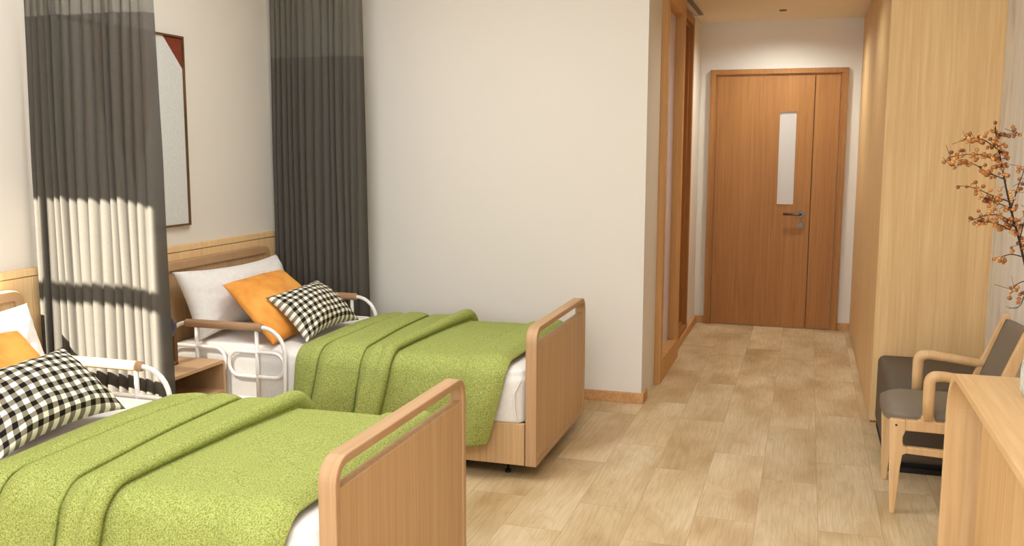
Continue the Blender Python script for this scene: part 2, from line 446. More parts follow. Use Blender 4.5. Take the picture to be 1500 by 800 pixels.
part('side_leaf', B(.030, .224, YF-.01, YD-.001, .006, 2.098, bev=.0015, seg=1), M['oak_door'], root)
part('leaf_gap_shade', B(.0235, .0305, YD-.006, YD-.0012, .006, 2.098), M['brown_wood'], root)  # dark strip standing in for the shade in the gap between leaves
fr = prism(bmesh.new(), rrect(-.249, -.102, 1.034, 1.809, .003, 2), 'y', YF-.014, YF-.008, holes=[rrect(-.241, -.110, 1.042, 1.801, .002, 2)])
gz = part('glazing_bead', fr, M['oak_door'], root)
gl = part('door_glass', B(-.243, -.108, YF-.002, YF+.004, 1.04, 1.803), M['frost'], root)
gl['label'] = 'narrow frosted glass slot'
def disc(bm, x, y0, y1, z, r, n=24):
    t = bmesh.new()
    bmesh.ops.create_cone(t, cap_ends=True, segments=n, radius1=r, radius2=r*.94, depth=abs(y1-y0))
    for v in t.verts: v.co = Vector((x+v.co.x, (y0+y1)/2 - v.co.z, z+v.co.y))
    merge(bm, t); return bm
hr = part('handle_rosette', disc(bmesh.new(), -.045, YF-.02, YF-.01, .962, .028), M['steel'], root)
lv = tube(bmesh.new(), round_path([(-.045, YF-.012, .962), (-.045, YF-.06, .962), (-.185, YF-.06, .964)], .015), .0095, 12)
part('lever_handle', lv, M['steel'], root, True)
lk = disc(bmesh.new(), -.045, YF-.02, YF-.01, .872, .026); disc(lk, -.045, YF-.026, YF-.019, .872, .010)
part('lock_rosette', lk, M['steel'], root)

# glazed sliding door leaf with its deep frame and the panelled jamb beyond, on the corridor's left
root = bpy.data.objects.new('door_2', None); C.objects.link(root); root.location = (-.9, 6.3, 0); root['kind'] = 'structure'
root['label'] = 'oak framed glazed sliding door on the left of the corridor'
part('door_frame', prism(bmesh.new(), [(5.888,0),(6.745,0),(6.745,2.525),(5.888,2.525)], 'x', -.95, -.85,
     bev=.002, holes=[[(5.965,.146),(6.66,.146),(6.66,2.40),(5.965,2.40)]]), M['oak_frame'], root)
part('door_glass', B(-.918, -.912, 5.95, 6.67, .13, 2.41), M['frost_blue'], root)
root = bpy.data.objects.new('door_3', None); C.objects.link(root); root.location = (-.95, 7.15, 0); root['kind'] = 'structure'
root['label'] = 'oak panel and casing between the sliding door and the corridor end'
part('door_frame', prism(bmesh.new(), [(6.745,.062),(7.56,.062),(7.56,2.50),(6.745,2.50)], 'x', -1.0, -.885,
     bev=.002, holes=[[(6.775,.10),(7.50,.10),(7.50,2.44),(6.775,2.44)]]), M['oak_door'], root)
part('door_leaf', B(-.99, -.955, 6.76, 7.52, .08, 2.46), M['oak_door'], root)
part('inner_bead', prism(bmesh.new(), [(6.775,.10),(7.50,.10),(7.50,2.44),(6.775,2.44)], 'x', -.97, -.915,
     holes=[[(6.80,.125),(7.475,.125),(7.475,2.415),(6.80,2.415)]]), M['oak_door'], root)
o = part('sliding_door_track', B(-.925, -.83, 5.6, 7.61, 2.528, ZC-.0005), M['grey_metal'], loc=(-.87, 6.6, 2.53))
tag(o, 'grey metal door track on the corridor ceiling above the glazed door', 'door track')

# wardrobe block
root = thing('wardrobe', 'tall oak wardrobe filling the right side of the corridor', 'wardrobe', (.65, 6.8, 0))
part('carcass', B(XWD+.02, XR-.003, YW+.02, YD-.003, 0, ZC-.001), M['oak'], root)
part('end_panel', B(XWD+.0015, XR, YW, YW+.0195, .012, ZC-.001, bev=.001, seg=1), M['oak'], root)
part('side_panel', B(XWD, XWD+.0195, YW+.0005, YD, .012, ZC-.001, bev=.001, seg=1), M['oak'], root)
part('plinth', B(XWD+.006, XR, YW+.006, YD, 0, .0115), M['oak_door'], root)

# small ceiling fitting in the corridor
root = thing('ceiling_downlight', 'small round downlight set in the corridor ceiling', 'ceiling light', (-.233, 7.573, ZC))
t = bmesh.new(); lathe(t, [(.029, ZC-.0005), (.029, ZC-.005), (.024, ZC-.008), (.022, ZC-.004), (.012, ZC-.002)], -.233, 7.573)
part('trim_ring', t, M['grey_metal'], root)

# ------------------------------------------------------------------ beds
YOFF = -1.875
def make_bed():
    y0, y1 = 3.945, 4.912
    root = thing('hospital_bed', 'far care bed, wood-framed, standing beside the plain partition wall', 'bed', (-2.1, 4.43, 0), 'care beds with wooden ends')
    # footboard
    zb, zt = .066, .706
    def ring(x0, x1, ya, yb, za, zt_, rad, w, top_w, hb, bev=.004):
        out = round_path([Vector((ya,za,0)), Vector((yb,za,0)), Vector((yb,zt_,0)), Vector((ya,zt_,0))], [0,0,rad,rad], 8, True)
        inn = round_path([Vector((ya+w,za+hb,0)), Vector((yb-w,za+hb,0)), Vector((yb-w,zt_-top_w,0)), Vector((ya+w,zt_-top_w,0))], [0,0,max(rad-w,.012),max(rad-w,.012)], 8, True)
        # U shape: outer arch then inner arch reversed
        o_ = [(p.x, p.y) for p in out]; i_ = [(p.x, p.y) for p in inn]
        return prism(bmesh.new(), o_, 'x', x0, x1, bev=bev, holes=[i_])
    fb = part('footboard_frame', ring(-1.172, -1.12, y0, y1, zb, zt, .07, .028, .026, .02), M['bed_wood_y'], root)
    part('footboard_panel', B(-1.160, -1.126, y0+.026, y1-.026, zb+.02, .622, bev=.002, seg=1), M['bed_wood'], root)
    # headboard
    part('headboard_frame', ring(-3.12, -3.075, y0, y1+.03, zb, .917, .06, .045, .045, .03), M['bed_wood_y'], root)
    part('headboard_panel', B(-3.112, -3.088, y0+.04, y1-.01, zb+.02, .89), M['bed_wood'], root)
    # frame
    for ya, yb in ((y0+.001, y0+.023), (y1-.023, y1-.001)):
        part('side_board', B(-3.075, -1.176, ya, yb, .068, .262, bev=.0015, seg=1), M['bed_wood'], root)
    part('bed_base', B(-3.07, -1.18, y0+.027, y1-.027, .20, .249), M['dark_metal'], root)
    # mattress in its fitted sheet
    t = bmesh.new(); nx, ny, nz = 60, 24, 8
    X0, X1, Ya, Yb, Z0, Z1 = -3.068, -1.180, y0+.004, y1-.004, .2565, .528
    bmesh.ops.create_cube(t, size=1)
    bmesh.ops.subdivide_edges(t, edges=t.edges[:], cuts=15, use_grid_fill=True)
    rd = .065
    for v in t.verts:
        x = X0+(v.co.x+.5)*(X1-X0); y = Ya+(v.co.y+.5)*(Yb-Ya); z = Z0+(v.co.z+.5)*(Z1-Z0)
        cx = min(max(x, X0+.03), X1-.03); cy = min(max(y, Ya+rd), Yb-rd); cz = min(z, Z1-rd)
        d = Vector((x-cx, y-cy, z-cz)); 
        if z > Z1-rd:
            dd = Vector(((x-cx)/.03*rd, y-cy, z-cz))
            # map the box corner onto a rounded corner
            if dd.length > 1e-6:
                k = max(abs(dd.x), abs(dd.y), abs(dd.z))/dd.length
                x = cx+(x-cx)*k; y = cy+(y-cy)*k; z = cz+(z-cz)*k
        side = min(abs(y-Ya), abs(y-Yb)) < .03
        nzv = noise.noise(Vector((x*3, y*3, z*9)))
        if side and z < Z1-.05:
            s = -1 if abs(y-Ya) < .03 else 1
            y += s*(.003*nzv - .004*math.exp(-((z-.475)/.012)**2))
        if z > Z1-.02: z += .004*noise.noise(Vector((x*4, y*5, 3)))
        v.co = (x, y, z)
    mt = part('mattress', t, M['sheet'], root, True)
    mt['label'] = 'mattress in a white fitted sheet'
    md = mt.modifiers.new('sub', 'SUBSURF'); md.levels = 1; md.render_levels = 1
    # hem fold in the sheet at the foot corner
    t = tube(bmesh.new(), [(-1.205, y0+.003, .262), (-1.222, y0+.001, .33), (-1.222, y0+.001, .40), (-1.205, y0+.003, .44), (-1.192, y0+.012, .468)], [.003, .005, .005, .005, .002], 8, sub=4)
    part('sheet_fold', t, M['sheet'], mt, True)
    # feet
    for cx in (-2.95, -1.28):
        for cy in (y0+.09, y1-.09):
            t = tube(bmesh.new(), [(cx, cy, .010), (cx, cy, .202)], .006, 10)
            ca = part('levelling_foot', t, M['steel'], root, True)
            part('foot_pad', tube(bmesh.new(), [(cx, cy, 0), (cx, cy, .012)], .014, 14), M['rubber'], ca)
    # side rails
    for yr, s in ((y0-.022, -1), (y1+.022, 1)):
        t = bmesh.new(); r = .0105
        V = lambda x, z: Vector((x, yr, z))
        loop = round_path([V(-3.045,.272), V(-2.385,.272), V(-2.375,.632), V(-3.055,.632)], [.05,.05,.13,.13], 8, True)
        tube(t, loop, r, 10, closed=True)
        tube(t, round_path([V(-3.04,.384), V(-2.716,.384), V(-2.716,.517), V(-3.04,.517)], .055, 6, True), r*.92, 10, closed=True)
        tube(t, round_path([V(-2.692,.384), V(-2.386,.384), V(-2.386,.508), V(-2.692,.508)], .055, 6, True), r*.92, 10, closed=True)
        for x in (-2.876, -2.533): tube(t, [V(x,.272), V(x,.625)], r*.92, 10)
        for x in (-2.876, -2.533): tube(t, [V(x,.272), (x, yr-s*.012, .25), (x, yr-s*.03, .235)], .008, 8)
        rl = part('side_rail', t, M['white_metal'], root, True)
        rl['label'] = 'white tubular rail'
        g = tube(bmesh.new(), [V(-2.935,.634), V(-2.93,.634), V(-2.50,.634), V(-2.495,.634)], [.015, .0205, .0205, .015], 20)
        g = bmesh.new(); prev = None
        for x, rr in ((-2.936,.0106), (-2.934,.018), (-2.928,.0205), (-2.508,.0205), (-2.502,.018), (-2.50,.0106)):
            ring_ = [g.verts.new((x, yr+rr*math.cos(2*PI*q/24), .632+rr*math.sin(2*PI*q/24))) for q in range(24)]
            if prev:
                for q in range(24): g.faces.new((prev[q], prev[(q+1) % 24], ring_[(q+1) % 24], ring_[q]))
            else: g.faces.new(ring_)
            prev = ring_
        g.faces.new(prev[::-1]); bmesh.ops.recalc_face_normals(g, faces=g.faces[:])
        gp = part('hand_grip', g, M['grip'], rl, True); gp['label'] = 'brown wooden grip sleeve'
    return root
M['grip'] = wood('grip_wood', srgb(182, 146, 112), srgb(150, 114, 82), (3, 60, 60), .6)
bed = make_bed()
b2 = copy_tree(bed); b2.location.y += YOFF
b2['label'] = 'near care bed, wood-framed, its footboard cut off by the bottom of the picture'

# ------------------------------------------------------------------ blankets
def lerp(a, b, t): return a+(b-a)*t
def make_blanket():
    y0, y1 = 3.945, 4.912
    # cross-section over the bed: (y, z, normal y, normal z, s)
    sec = []
    def add(y, z, ny, nz): sec.append((y, z, ny, nz))
    zt, rc = .534, .075
    yn, yf = y0-.008, y1+.008
    for k in range(16): 
        t = k/15; add(yn-.012*(1-t), lerp(.150, zt-rc, t), -1, 0)
    for k in range(1, 9):
        a = PI/2*k/9; add(yn+rc-rc*math.cos(a), zt-rc+rc*math.sin(a), -math.cos(a), math.sin(a))
    for k in range(31):
        t = k/30; add(lerp(yn+rc, yf-rc, t), zt+.008*math.sin(PI*t), 0, 1)
    for k in range(1, 9):
        a = PI/2*(1-k/9); add(yf-rc+rc*math.cos(a), zt-rc+rc*math.sin(a), math.cos(a), math.sin(a))
    for k in range(1, 14):
        t = k/13; add(yf+.012*t, lerp(zt-rc, .20, t), 1, 0)
    # arc-length parameter
    S = [0]
    for a, c in zip(sec, sec[1:]): S.append(S[-1]+math.hypot(c[0]-a[0], c[1]-a[1]))
    s_edge = S[19]; s_far = S[58]; s_end = S[-1]
    def key(h, e, f, g=None):
        g = f if g is None else g
        def fn(s):
            if s < s_edge:
                t = s/s_edge; return lerp(h, e, t**.8)
            if s < s_far:
                t = (s-s_edge)/(s_far-s_edge); return lerp(e, f, t)
            return lerp(f, g, (s-s_far)/(s_end-s_far))
        return fn
    K = {'H': key(-2.345, -2.325, -2.33, -2.33), 'Z': key(-2.27, -2.20, -2.17, -2.15), 'A': key(-2.03, -1.975, -2.03, -2.0),
         'B': key(-1.915, -1.825, -1.765, -1.73), 'C': key(-1.50, -1.445, -1.41, -1.40), 'F': key(-1.345, -1.255, -1.205, -1.2)}
    # (key, x offset, height, extra height on hanging side, extra on far end)
    P = [('H', 0, .004, 0, 0), ('H', .012, .012, 0, 0), ('H', .05, .020, .004, 0), ('Z', -.03, .030, .006, 0), ('Z', -.006, .028, .004, 0), ('Z', .005, .020, .0, 0), ('Z', -.003, .011, 0, 0), ('Z', .006, .010, 0, 0),
         ('Z', .022, .024, .020, 0), ('Z', .06, .040, .034, 0), ('A', -.09, .036, .012, 0), ('A', -.035, .036, .004, 0), ('A', -.010, .034, .002, 0), ('A', .006, .025, 0, 0), ('A', -.003, .013, 0, 0), ('A', .006, .010, 0, 0),
         ('A', .02, .018, .012, 0), ('A', .05, .030, .03, 0), ('B', -.10, .034, .03, .0), ('B', -.055, .036, .018, .012), ('B', -.030, .050, .014, .022), ('B', -.006, .052, .010, .022), ('B', .012, .040, .006, .016),
         ('B', .012, .022, .004, .008), ('B', -.010, .012, .002, .004), ('B', .004, .007, .0, 0), ('B', .02, .006, 0, 0), ('B', .07, .008, .002, 0), ('B', .15, .008, .008, 0), ('C', -.14, .008, .010, 0), ('C', -.06, .009, .004, 0),
         ('C', -.014, .009, .0, 0), ('C', -.004, .010, 0, 0), ('C', .002, .009, 0, 0), ('C', -.003, .017, 0, 0), ('C', .004, .022, 0, 0), ('C', .03, .024, .008, 0), ('C', .08, .026, .020, 0), ('F', -.08, .030, .020, .01), ('F', -.04, .028, .008, .01), ('F', -.012, .012, 0, 0), ('F', 0, .003, 0, 0)]
    t = bmesh.new(); rows = []
    for j, (y, z, ny, nz) in enumerate(sec):
        s = S[j]; row = []
        pts = []
        side = max(0, 1-s/s_edge) if s < s_edge else 0
        far = min(1, max(0, (s-s_edge)/(s_far-s_edge))) if s < s_far else 1-(s-s_far)/(s_end-s_far)
        fs = max(0, (s-s_far)/(s_end-s_far))
        for (k, dx, h, hs, hf) in P:
            x = K[k](s)+dx
            hh = h + hs*min(1, (max(side, fs))*2.2) + hf*max(0, far*1.6-.6)
            pts.append((x, hh))
        # resample with a few in-between points
        fine = []
        for i in range(len(pts)-1):
            (xa, ha), (xb, hb) = pts[i], pts[i+1]
            n = max(1, int(math.hypot(xb-xa, hb-ha)/.016))
            fine.append((xa, ha, i, 0, n))
            for q in range(1, n): fine.append((lerp(xa, xb, q/n), lerp(ha, hb, q/n), i, q, n))
        fine.append((pts[-1][0], pts[-1][1], len(pts)-1, 0, 1))
        sec_pts = [(f[0], f[1]) for f in fine]
        rows.append((pts, y, z, ny, nz, s, side, fs))
    # constant topology: fixed subdivision per segment taken from the middle row
    mid = rows[len(rows)//2][0]
    nseg = [max(1, int(round(math.hypot(mid[i+1][0]-mid[i][0], mid[i+1][1]-mid[i][1])/.018))) for i in range(len(mid)-1)]
    grid = []
    for (pts, y, z, ny, nz, s, side, fs) in rows:
        row = []
        for i in range(len(pts)-1):
            for q in range(nseg[i]):
                row.append((lerp(pts[i][0], pts[i+1][0], q/nseg[i]), lerp(pts[i][1], pts[i+1][1], q/nseg[i])))
        row.append(pts[-1])
        vs = []
        for (x, h) in row:
            n = noise.noise(Vector((x*5, s*3.0, 1)))*.004 + noise.noise(Vector((x*14, s*9, 5)))*.0015
            h2 = h+n*(.5+side) + .003
            if side > 0: h2 += side*(.016*(1+math.sin(x*19+s*5))*.6+.010*noise.noise(Vector((x*6, s*4, 9))))
            if fs > 0: h2 += fs*.012*(1+math.sin(x*21))
            # droop: hem is a little uneven
            dz = side*(.012*math.sin(x*9+1)) if side else 0
            vs.append(t.verts.new((x, y+ny*h2, z+nz*h2+dz)))
        grid.append(vs)
    for a, c in zip(grid, grid[1:]):
        for i in range(len(a)-1): t.faces.new((a[i], a[i+1], c[i+1], c[i]))
    bmesh.ops.recalc_face_normals(t, faces=t.faces[:])
    o = part('blanket', t, M['blanket'], None, True, loc=(-1.8, 4.43, .53))
    m = o.modifiers.new('sol', 'SOLIDIFY'); m.thickness = .007; m.offset = 0
    m = o.modifiers.new('sub', 'SUBSURF'); m.levels = 1; m.render_levels = 2
    return tag(o, 'green wool blanket draped over the far bed next to the partition wall', 'blanket', 'green blankets on the beds')
bl = make_blanket()
o = copy_tree(bl); o.location.y += YOFF
o['label'] = 'green wool blanket draped over the near bed in the foreground'

# ------------------------------------------------------------------ pillows
def pillow(name, TL, TR, BR, BL, thick, mat, inset=(.06, .06), wr=.006, seed=0, pw=.5, n=36, flat=.35, loc=None):
    TL, TR, BR, BL = map(Vector, (TL, TR, BR, BL))
    nrm = ((TR-TL).cross(BL-TL)).normalized()
    c = (TL+TR+BR+BL)/4
    if nrm.x < 0: nrm = -nrm           # face the foot of the bed
    t = bmesh.new(); uvl = t.loops.layers.uv.new('UVMap')
    def P(u, v, side):
        uu = u*(1-inset[0]*(1-v*v)*abs(u)**2); vv = v*(1-inset[1]*(1-u*u)*abs(v)**2)
        a, b_ = (uu+1)/2, (vv+1)/2
        p = (BL*(1-a)+BR*a)*(1-b_) + (TL*(1-a)+TR*a)*b_
        f = max(0, (1-u*u))**pw * max(0, (1-v*v))**pw
        w = wr*(noise.noise(Vector((u*2.3+seed, v*2.3, seed))) + .5*noise.noise(Vector((u*5+seed, v*5, 2))))
        edge = max(abs(u), abs(v))
        k = math.sin(min(1, f*2)*PI/2)
        # pinch creases radiating from the corners
        w += -wr*1.2*math.exp(-((abs(u)-abs(v))/.12)**2)*(edge**2)*(1-edge)*4
        h = thick*(f if side > 0 else f*flat)
        return p + nrm*(side*h + w*k*(1 if side > 0 else .3))
    g = {}
    for side in (1, -1):
        for i in range(n+1):
            for j in range(n+1):
                bd = i in (0, n) or j in (0, n)
                if side == -1 and bd: g[(side, i, j)] = g[(1, i, j)]; continue
                u = math.sin(PI/2*(i/n*2-1)); v = math.sin(PI/2*(j/n*2-1))
                u = .55*u+.45*(i/n*2-1); v = .55*v+.45*(j/n*2-1)
                g[(side, i, j)] = t.verts.new(P(u, v, side))
                g[('uv', i, j)] = ((u+1)/2, (v+1)/2)
    for side in (1, -1):
        for i in range(n):
            for j in range(n):
                idx = [(i,j),(i+1,j),(i+1,j+1),(i,j+1)]
                if side == -1: idx = idx[::-1]
                f = t.faces.new([g[(side, a, b_)] for a, b_ in idx])
                for l, (a, b_) in zip(f.loops, idx): l[uvl].uv = g[('uv', a, b_)]
    bmesh.ops.recalc_face_normals(t, faces=t.faces[:])
    o = part(name, t, mat, None, True, loc=loc or tuple(c))
    return o
cush = []
o = pillow('pillow', (-3.03, 3.955, .878), (-2.995, 4.87, .872), (-2.84, 4.85, .540), (-2.88, 3.93, .534), .12, M['pillow_white'], (.07, .17), .010, 3, .42)
tag(o, 'white pillow leaning on the far bed headboard', 'pillow', 'white pillows at the bed heads'); cush.append(o)
o = pillow('cushion', (-2.80, 4.045, .812), (-2.82, 4.64, .815), (-2.49, 4.57, .545), (-2.47, 3.965, .540), .075, M['orange'], (.02, .03), .006, 8, .4)
tag(o, 'plain orange cushion propped on the white pillow of the far bed', 'cushion', 'orange cushions on the beds'); cush.append(o)
o = pillow('cushion', (-2.60, 4.12, .744), (-2.60, 4.62, .768), (-2.335, 4.63, .556), (-2.335, 4.055, .540), .10, M['gingham'], (.10, .20), .009, 12, .45, flat=.12)
tag(o, 'black and white gingham cushion in front on the far bed', 'cushion', 'gingham cushions on the beds'); cush.append(o)
for o, l in zip(cush, ('white pillow leaning on the near bed headboard at the left edge',
                       'plain orange cushion at the left edge on the near bed',
                       'black and white gingham cushion in front on the near bed')):
    c = copy_tree(o); c.location.y += YOFF; c['label'] = l

# ------------------------------------------------------------------ curtains
def make_curtain():
    yc = 5.09; x0, x1 = -3.118, -2.530; z0, zm, z1 = .22, 2.032, 2.66
    root = thing('privacy_curtain', 'far charcoal privacy curtain hanging beside the partition wall', 'curtain', (-2.82, yc, 0), 'charcoal curtains between the beds')
    rr = random.Random(4)
    xs = [x0]; 
    while xs[-1] < x1-.03: xs.append(xs[-1]+rr.uniform(.030, .060))
    xs = [x0+(x-x0)*(x1-x0)/(xs[-1]-x0) for x in xs]
    amp = [rr.uniform(.026, .046) for _ in xs]
    amp[-2] = .012; amp[-3] = .022
    prof = []
    for i in range(len(xs)-1):
        n = 14
        for k in range(n):
            t = k/n
            # broad convex pleat towards the room, sharp valley between
            y = -amp[i]*(abs(math.sin(PI*t))**.38)
            prof.append((lerp(xs[i], xs[i+1], t), y, i))
    prof.append((x1, 0, len(xs)-1))
    for k in range(1, 5): prof.append((x1+.003*math.sin(k), .015*k, len(xs)))
    def piece(za, zb, rows):
        t = bmesh.new(); g = []
        for r_ in range(rows+1):
            z = lerp(za, zb, r_/rows); row = []
            for (x, y, i) in prof:
                sw = .35+.65*min(1, (z1-z)/1.2)+.15*math.sin(z*2+i)
                xx = x + .004*math.sin(z*1.7+i*1.3)*(z1-z)/2 if x > x0 else x
                row.append(t.verts.new((xx, yc+y*sw*1.3, z)))
            g.append(row)
        for a, c in zip(g, g[1:]):
            for i in range(len(a)-1): t.faces.new((a[i], a[i+1], c[i+1], c[i]))
        return t
    part('curtain_cloth', piece(z0, zm, 24), M['curtain'], root, True)
    o = part('mesh_top', piece(zm, z1, 8), M['curtain_mesh'], root, True); o['label'] = 'lighter open-weave mesh top of the curtain'
    part('curtain_track', B(-3.14, -2.3, yc-.012, yc+.012, 2.66, 2.685, bev=.003, seg=1), M['white_metal'], root)
    for x in (-3.05, -2.7, -2.35): part('track_hanger', B(x-.008, x+.008, yc-.008, yc+.008, 2.685, ZM), M['white_metal'], root)
    return root
cur = make_curtain()
c2 = copy_tree(cur); c2.location.y += YOFF
c2['label'] = 'near charcoal privacy curtain between the beds, partly struck by sunlight'

# ------------------------------------------------------------------ picture
root = thing('framed_picture', 'thin-framed abstract picture of rust shapes on white above the bedside cabinet', 'picture', (XL, 3.84, 1.58))
pa, pb, pz0, pz1 = 3.375, 4.262, 1.09, 2.07
part('picture_frame', prism(bmesh.new(), [(pa,pz0),(pb,pz0),(pb,pz1),(pa,pz1)], 'x', XL, XL+.024, holes=[[(pa+.010,pz0+.010),(pb-.010,pz0+.010),(pb-.010,pz1-.010),(pa+.010,pz1-.010)]]), M['brown_wood'], root)
cv = part('canvas', B(XL, XL+.014, pa+.009, pb-.009, pz0+.009, pz1-.009), M['canvas'], root)
part('painted_shape', prism(bmesh.new(), [(4.105,2.06),(4.252,2.06),(4.252,1.905)], 'x', XL+.014, XL+.0148), M['rust'], cv)
part('painted_shape', prism(bmesh.new(), [(3.64,2.06),(4.02,2.06),(4.045,1.95),(4.045,1.86),(4.0,1.72),(3.93,1.50),(3.86,1.33),(3.77,1.46),(3.63,1.68),(3.60,1.88)], 'x', XL+.014, XL+.0148), M['rust'], cv)

# ------------------------------------------------------------------ bedside cabinet
root = thing('bedside_cabinet', 'walnut bedside cabinet with an open shelf between the beds', 'bedside cabinet', (-2.92, 3.66, 0))
xf, xb, ya, yb = -2.70, -3.118, 3.42, 3.90
zt = .468
# rounded shell drawn in the YZ plane
o_ = round_path([Vector((ya,.03,0)), Vector((yb,.03,0)), Vector((yb,zt,0)), Vector((ya,zt,0))], [0,0,.025,.025], 6, True)
i_ = round_path([Vector((ya+.014,.045,0)), Vector((yb-.014,.045,0)), Vector((yb-.014,zt-.018,0)), Vector((ya+.014,zt-.018,0))], [0,0,.014,.014], 6, True)
part('shell', prism(bmesh.new(), [(p.x,p.y) for p in o_], 'x', xb, xf, bev=.002, holes=[[(p.x,p.y) for p in i_]]), M['bed_wood_y'], root)
part('back_panel', B(xb+.001, xb+.013, ya+.014, yb-.014, .045, zt-.018), M['bed_wood'], root)
part('shelf', B(xb+.013, xf-.001, ya+.0142, yb-.0142, .303, .318), M['bed_wood_y'], root)
dr = part('drawer', B(xf-.020, xf-.002, ya+.016, yb-.016, .182, .3005, bev=.002, seg=1), M['bed_wood'], root)
dr = part('drawer', B(xf-.020, xf-.002, ya+.016, yb-.016, .048, .179, bev=.002, seg=1), M['bed_wood'], root)
for x in (xb+.03, xf-.05):
    for y in (ya+.03, yb-.05): part('foot', B(x, x+.02, y, y+.02, 0, .03), M['dark_metal'], root)

# ornament on the cabinet
ox, oy = -2.86, 3.69
root = thing('table_ornament', 'navy round ornament on a brown wooden stand, on the bedside cabinet behind the curtain', 'ornament', (ox, oy, zt))
bm = B(ox-.02, ox+.02, oy-.10, oy+.040, zt, zt+.018, bev=.003)
box(bm, ox-.014, ox+.014, oy+.02, oy+.045, zt+.015, zt+.205, bev=.003)
box(bm, ox-.014, ox+.014, oy-.10, oy-.075, zt+.015, zt+.205, bev=.003)
part('stand', bm, M['brown_wood'], root)
t = bmesh.new(); sphere(t, (ox, oy-.036, zt+.185), .080, 28, 18, (.42, 1, .82))
part('globe', t, M['navy'], root, True)
t = bmesh.new(); lathe(t, [(.004, zt+.245), (.022, zt+.25), (.014, zt+.27), (.024, zt+.29), (.010, zt+.315), (.003, zt+.32)], ox, oy-.01, 16)
part('finial', t, M['brown_wood'], root, True)

# ------------------------------------------------------------------ ottoman
root = thing('upholstered_ottoman', 'charcoal upholstered box ottoman in front of the wardrobe, behind the armchair', 'ottoman', (.65, 4.98, 0))
t = bmesh.new(); box(t, .402, .912, 4.60, 5.36, .035, .40, bev=.035, seg=5)
part('padded_body', t, M['leather_dark'], root, True)
part('plinth', B(.410, .912, 4.585, 5.345, 0, .022, bev=.003, seg=1), M['black'], root)
part('base', B(.43, .90, 4.63, 5.33, .022, .05), M['black'], root)

# ------------------------------------------------------------------ armchair
root = thing('armchair', 'beech armchair with charcoal leather seat, facing left beside the sideboard', 'armchair', (.60, 4.265, 0))
for (fa, fb_) in ((4.04, 4.070), (4.462, 4.492)):
    leg = [(.379,0),(.401,0),(.412,.20),(.418,.252),(.436,.262),(.436,.286),(.420,.292),(.416,.31),(.416,.33),(.424,.352),(.424,.40),(.372,.402),(.363,.396),(.362,.375)]
    part('leg', prism(bmesh.new(), leg, 'y', fa, fb_, bev=.004), M['chair_wood'], root)
    rear = [(.815,0),(.838,0),(.80,.22),(.778,.34),(.765,.42),(.790,.54),(.862,.775),(.858,.790),(.846,.795),(.832,.786),(.725,.50),(.712,.42),(.724,.34),(.755,.22)]
    part('leg', prism(bmesh.new(), rear, 'y', fa, fb_, bev=.004), M['chair_wood'], root)
    part('seat_rail', prism(bmesh.new(), [(.423,.356),(.73,.352),(.725,.396),(.54,.400),(.531,.408),(.528,.425),(.484,.425),(.481,.408),(.470,.401),(.423,.401)], 'y', fa+.001, fb_-.001, bev=.004), M['chair_wood'], root)
    part('stretcher', prism(bmesh.new(), [(.432,.259),(.76,.245),(.755,.279),(.432,.289)], 'y', fa+.002, fb_-.002, bev=.004), M['chair_wood'], root)
    yc = (fa+fb_)/2
    P = round_path([Vector((.508,yc,.405)), Vector((.506,yc,.50)), Vector((.506,yc,.588)), Vector((.56,yc,.590)), Vector((.74,yc,.568)), Vector((.79,yc,.56))], [0,0,.05,.0,.0,0], 7)
    part('armrest', tube(bmesh.new(), P, [.023,.023,.0235,.0235,.022,.018], 16), M['chair_wood'], root, True)
    part('bolt', disc(bmesh.new(), .388, fa-.002, fa+.003, .378, .005, 12), M['dark_metal'], root)
part('front_rail', B(.372, .392, 4.07, 4.462, .355, .385, bev=.003), M['chair_wood'], root)
part('rear_rail', B(.735, .755, 4.07, 4.462, .345, .385, bev=.003), M['chair_wood'], root)
t = bmesh.new(); bmesh.ops.create_cube(t, size=1); bmesh.ops.subdivide_edges(t, edges=t.edges[:], cuts=13, use_grid_fill=True)
for v in t.verts:
    u, w, q = v.co*2
    e = (max(0, 1-abs(u)**5)*max(0, 1-abs(w)**5))**.35
    fr_ = 1-.03*w*w*(1 if u < 0 else 0)
    z = .392 + (q*.040)*(.35+.65*e) + (.012*(1-u*u)*(1-w*w) if q > 0 else 0)
    r4 = (abs(u)**6+abs(w)**6)**(1/6); k = 1/r4*max(abs(u), abs(w)) if r4 > 0 else 1
    v.co = (.548 + u*k*.205*fr_, 4.266 + w*k*(.196 if u > -.5 else .205-(.0)), z+.008)
s_ = part('seat', t, M['leather'], root, True); s_['label'] = 'charcoal leather seat pad'
t = bmesh.new(); bmesh.ops.create_cube(t, size=1); bmesh.ops.subdivide_edges(t, edges=t.edges[:], cuts=11, use_grid_fill=True)
for v in t.verts:
    u, w, q = v.co*2        # u thickness, w width, q height
    e = (max(0, 1-abs(w)**6)*max(0, 1-abs(q)**6))**.4
    zz = .622 + q*.150
    xx = .742 + (zz-.47)*.355 + .028*(1-w*w) + u*.016*(.4+.6*e)
    v.co = (xx, 4.266 + w*.197, zz)
s_ = part('backrest', t, M['leather'], root, True); s_['label'] = 'charcoal leather back pad'

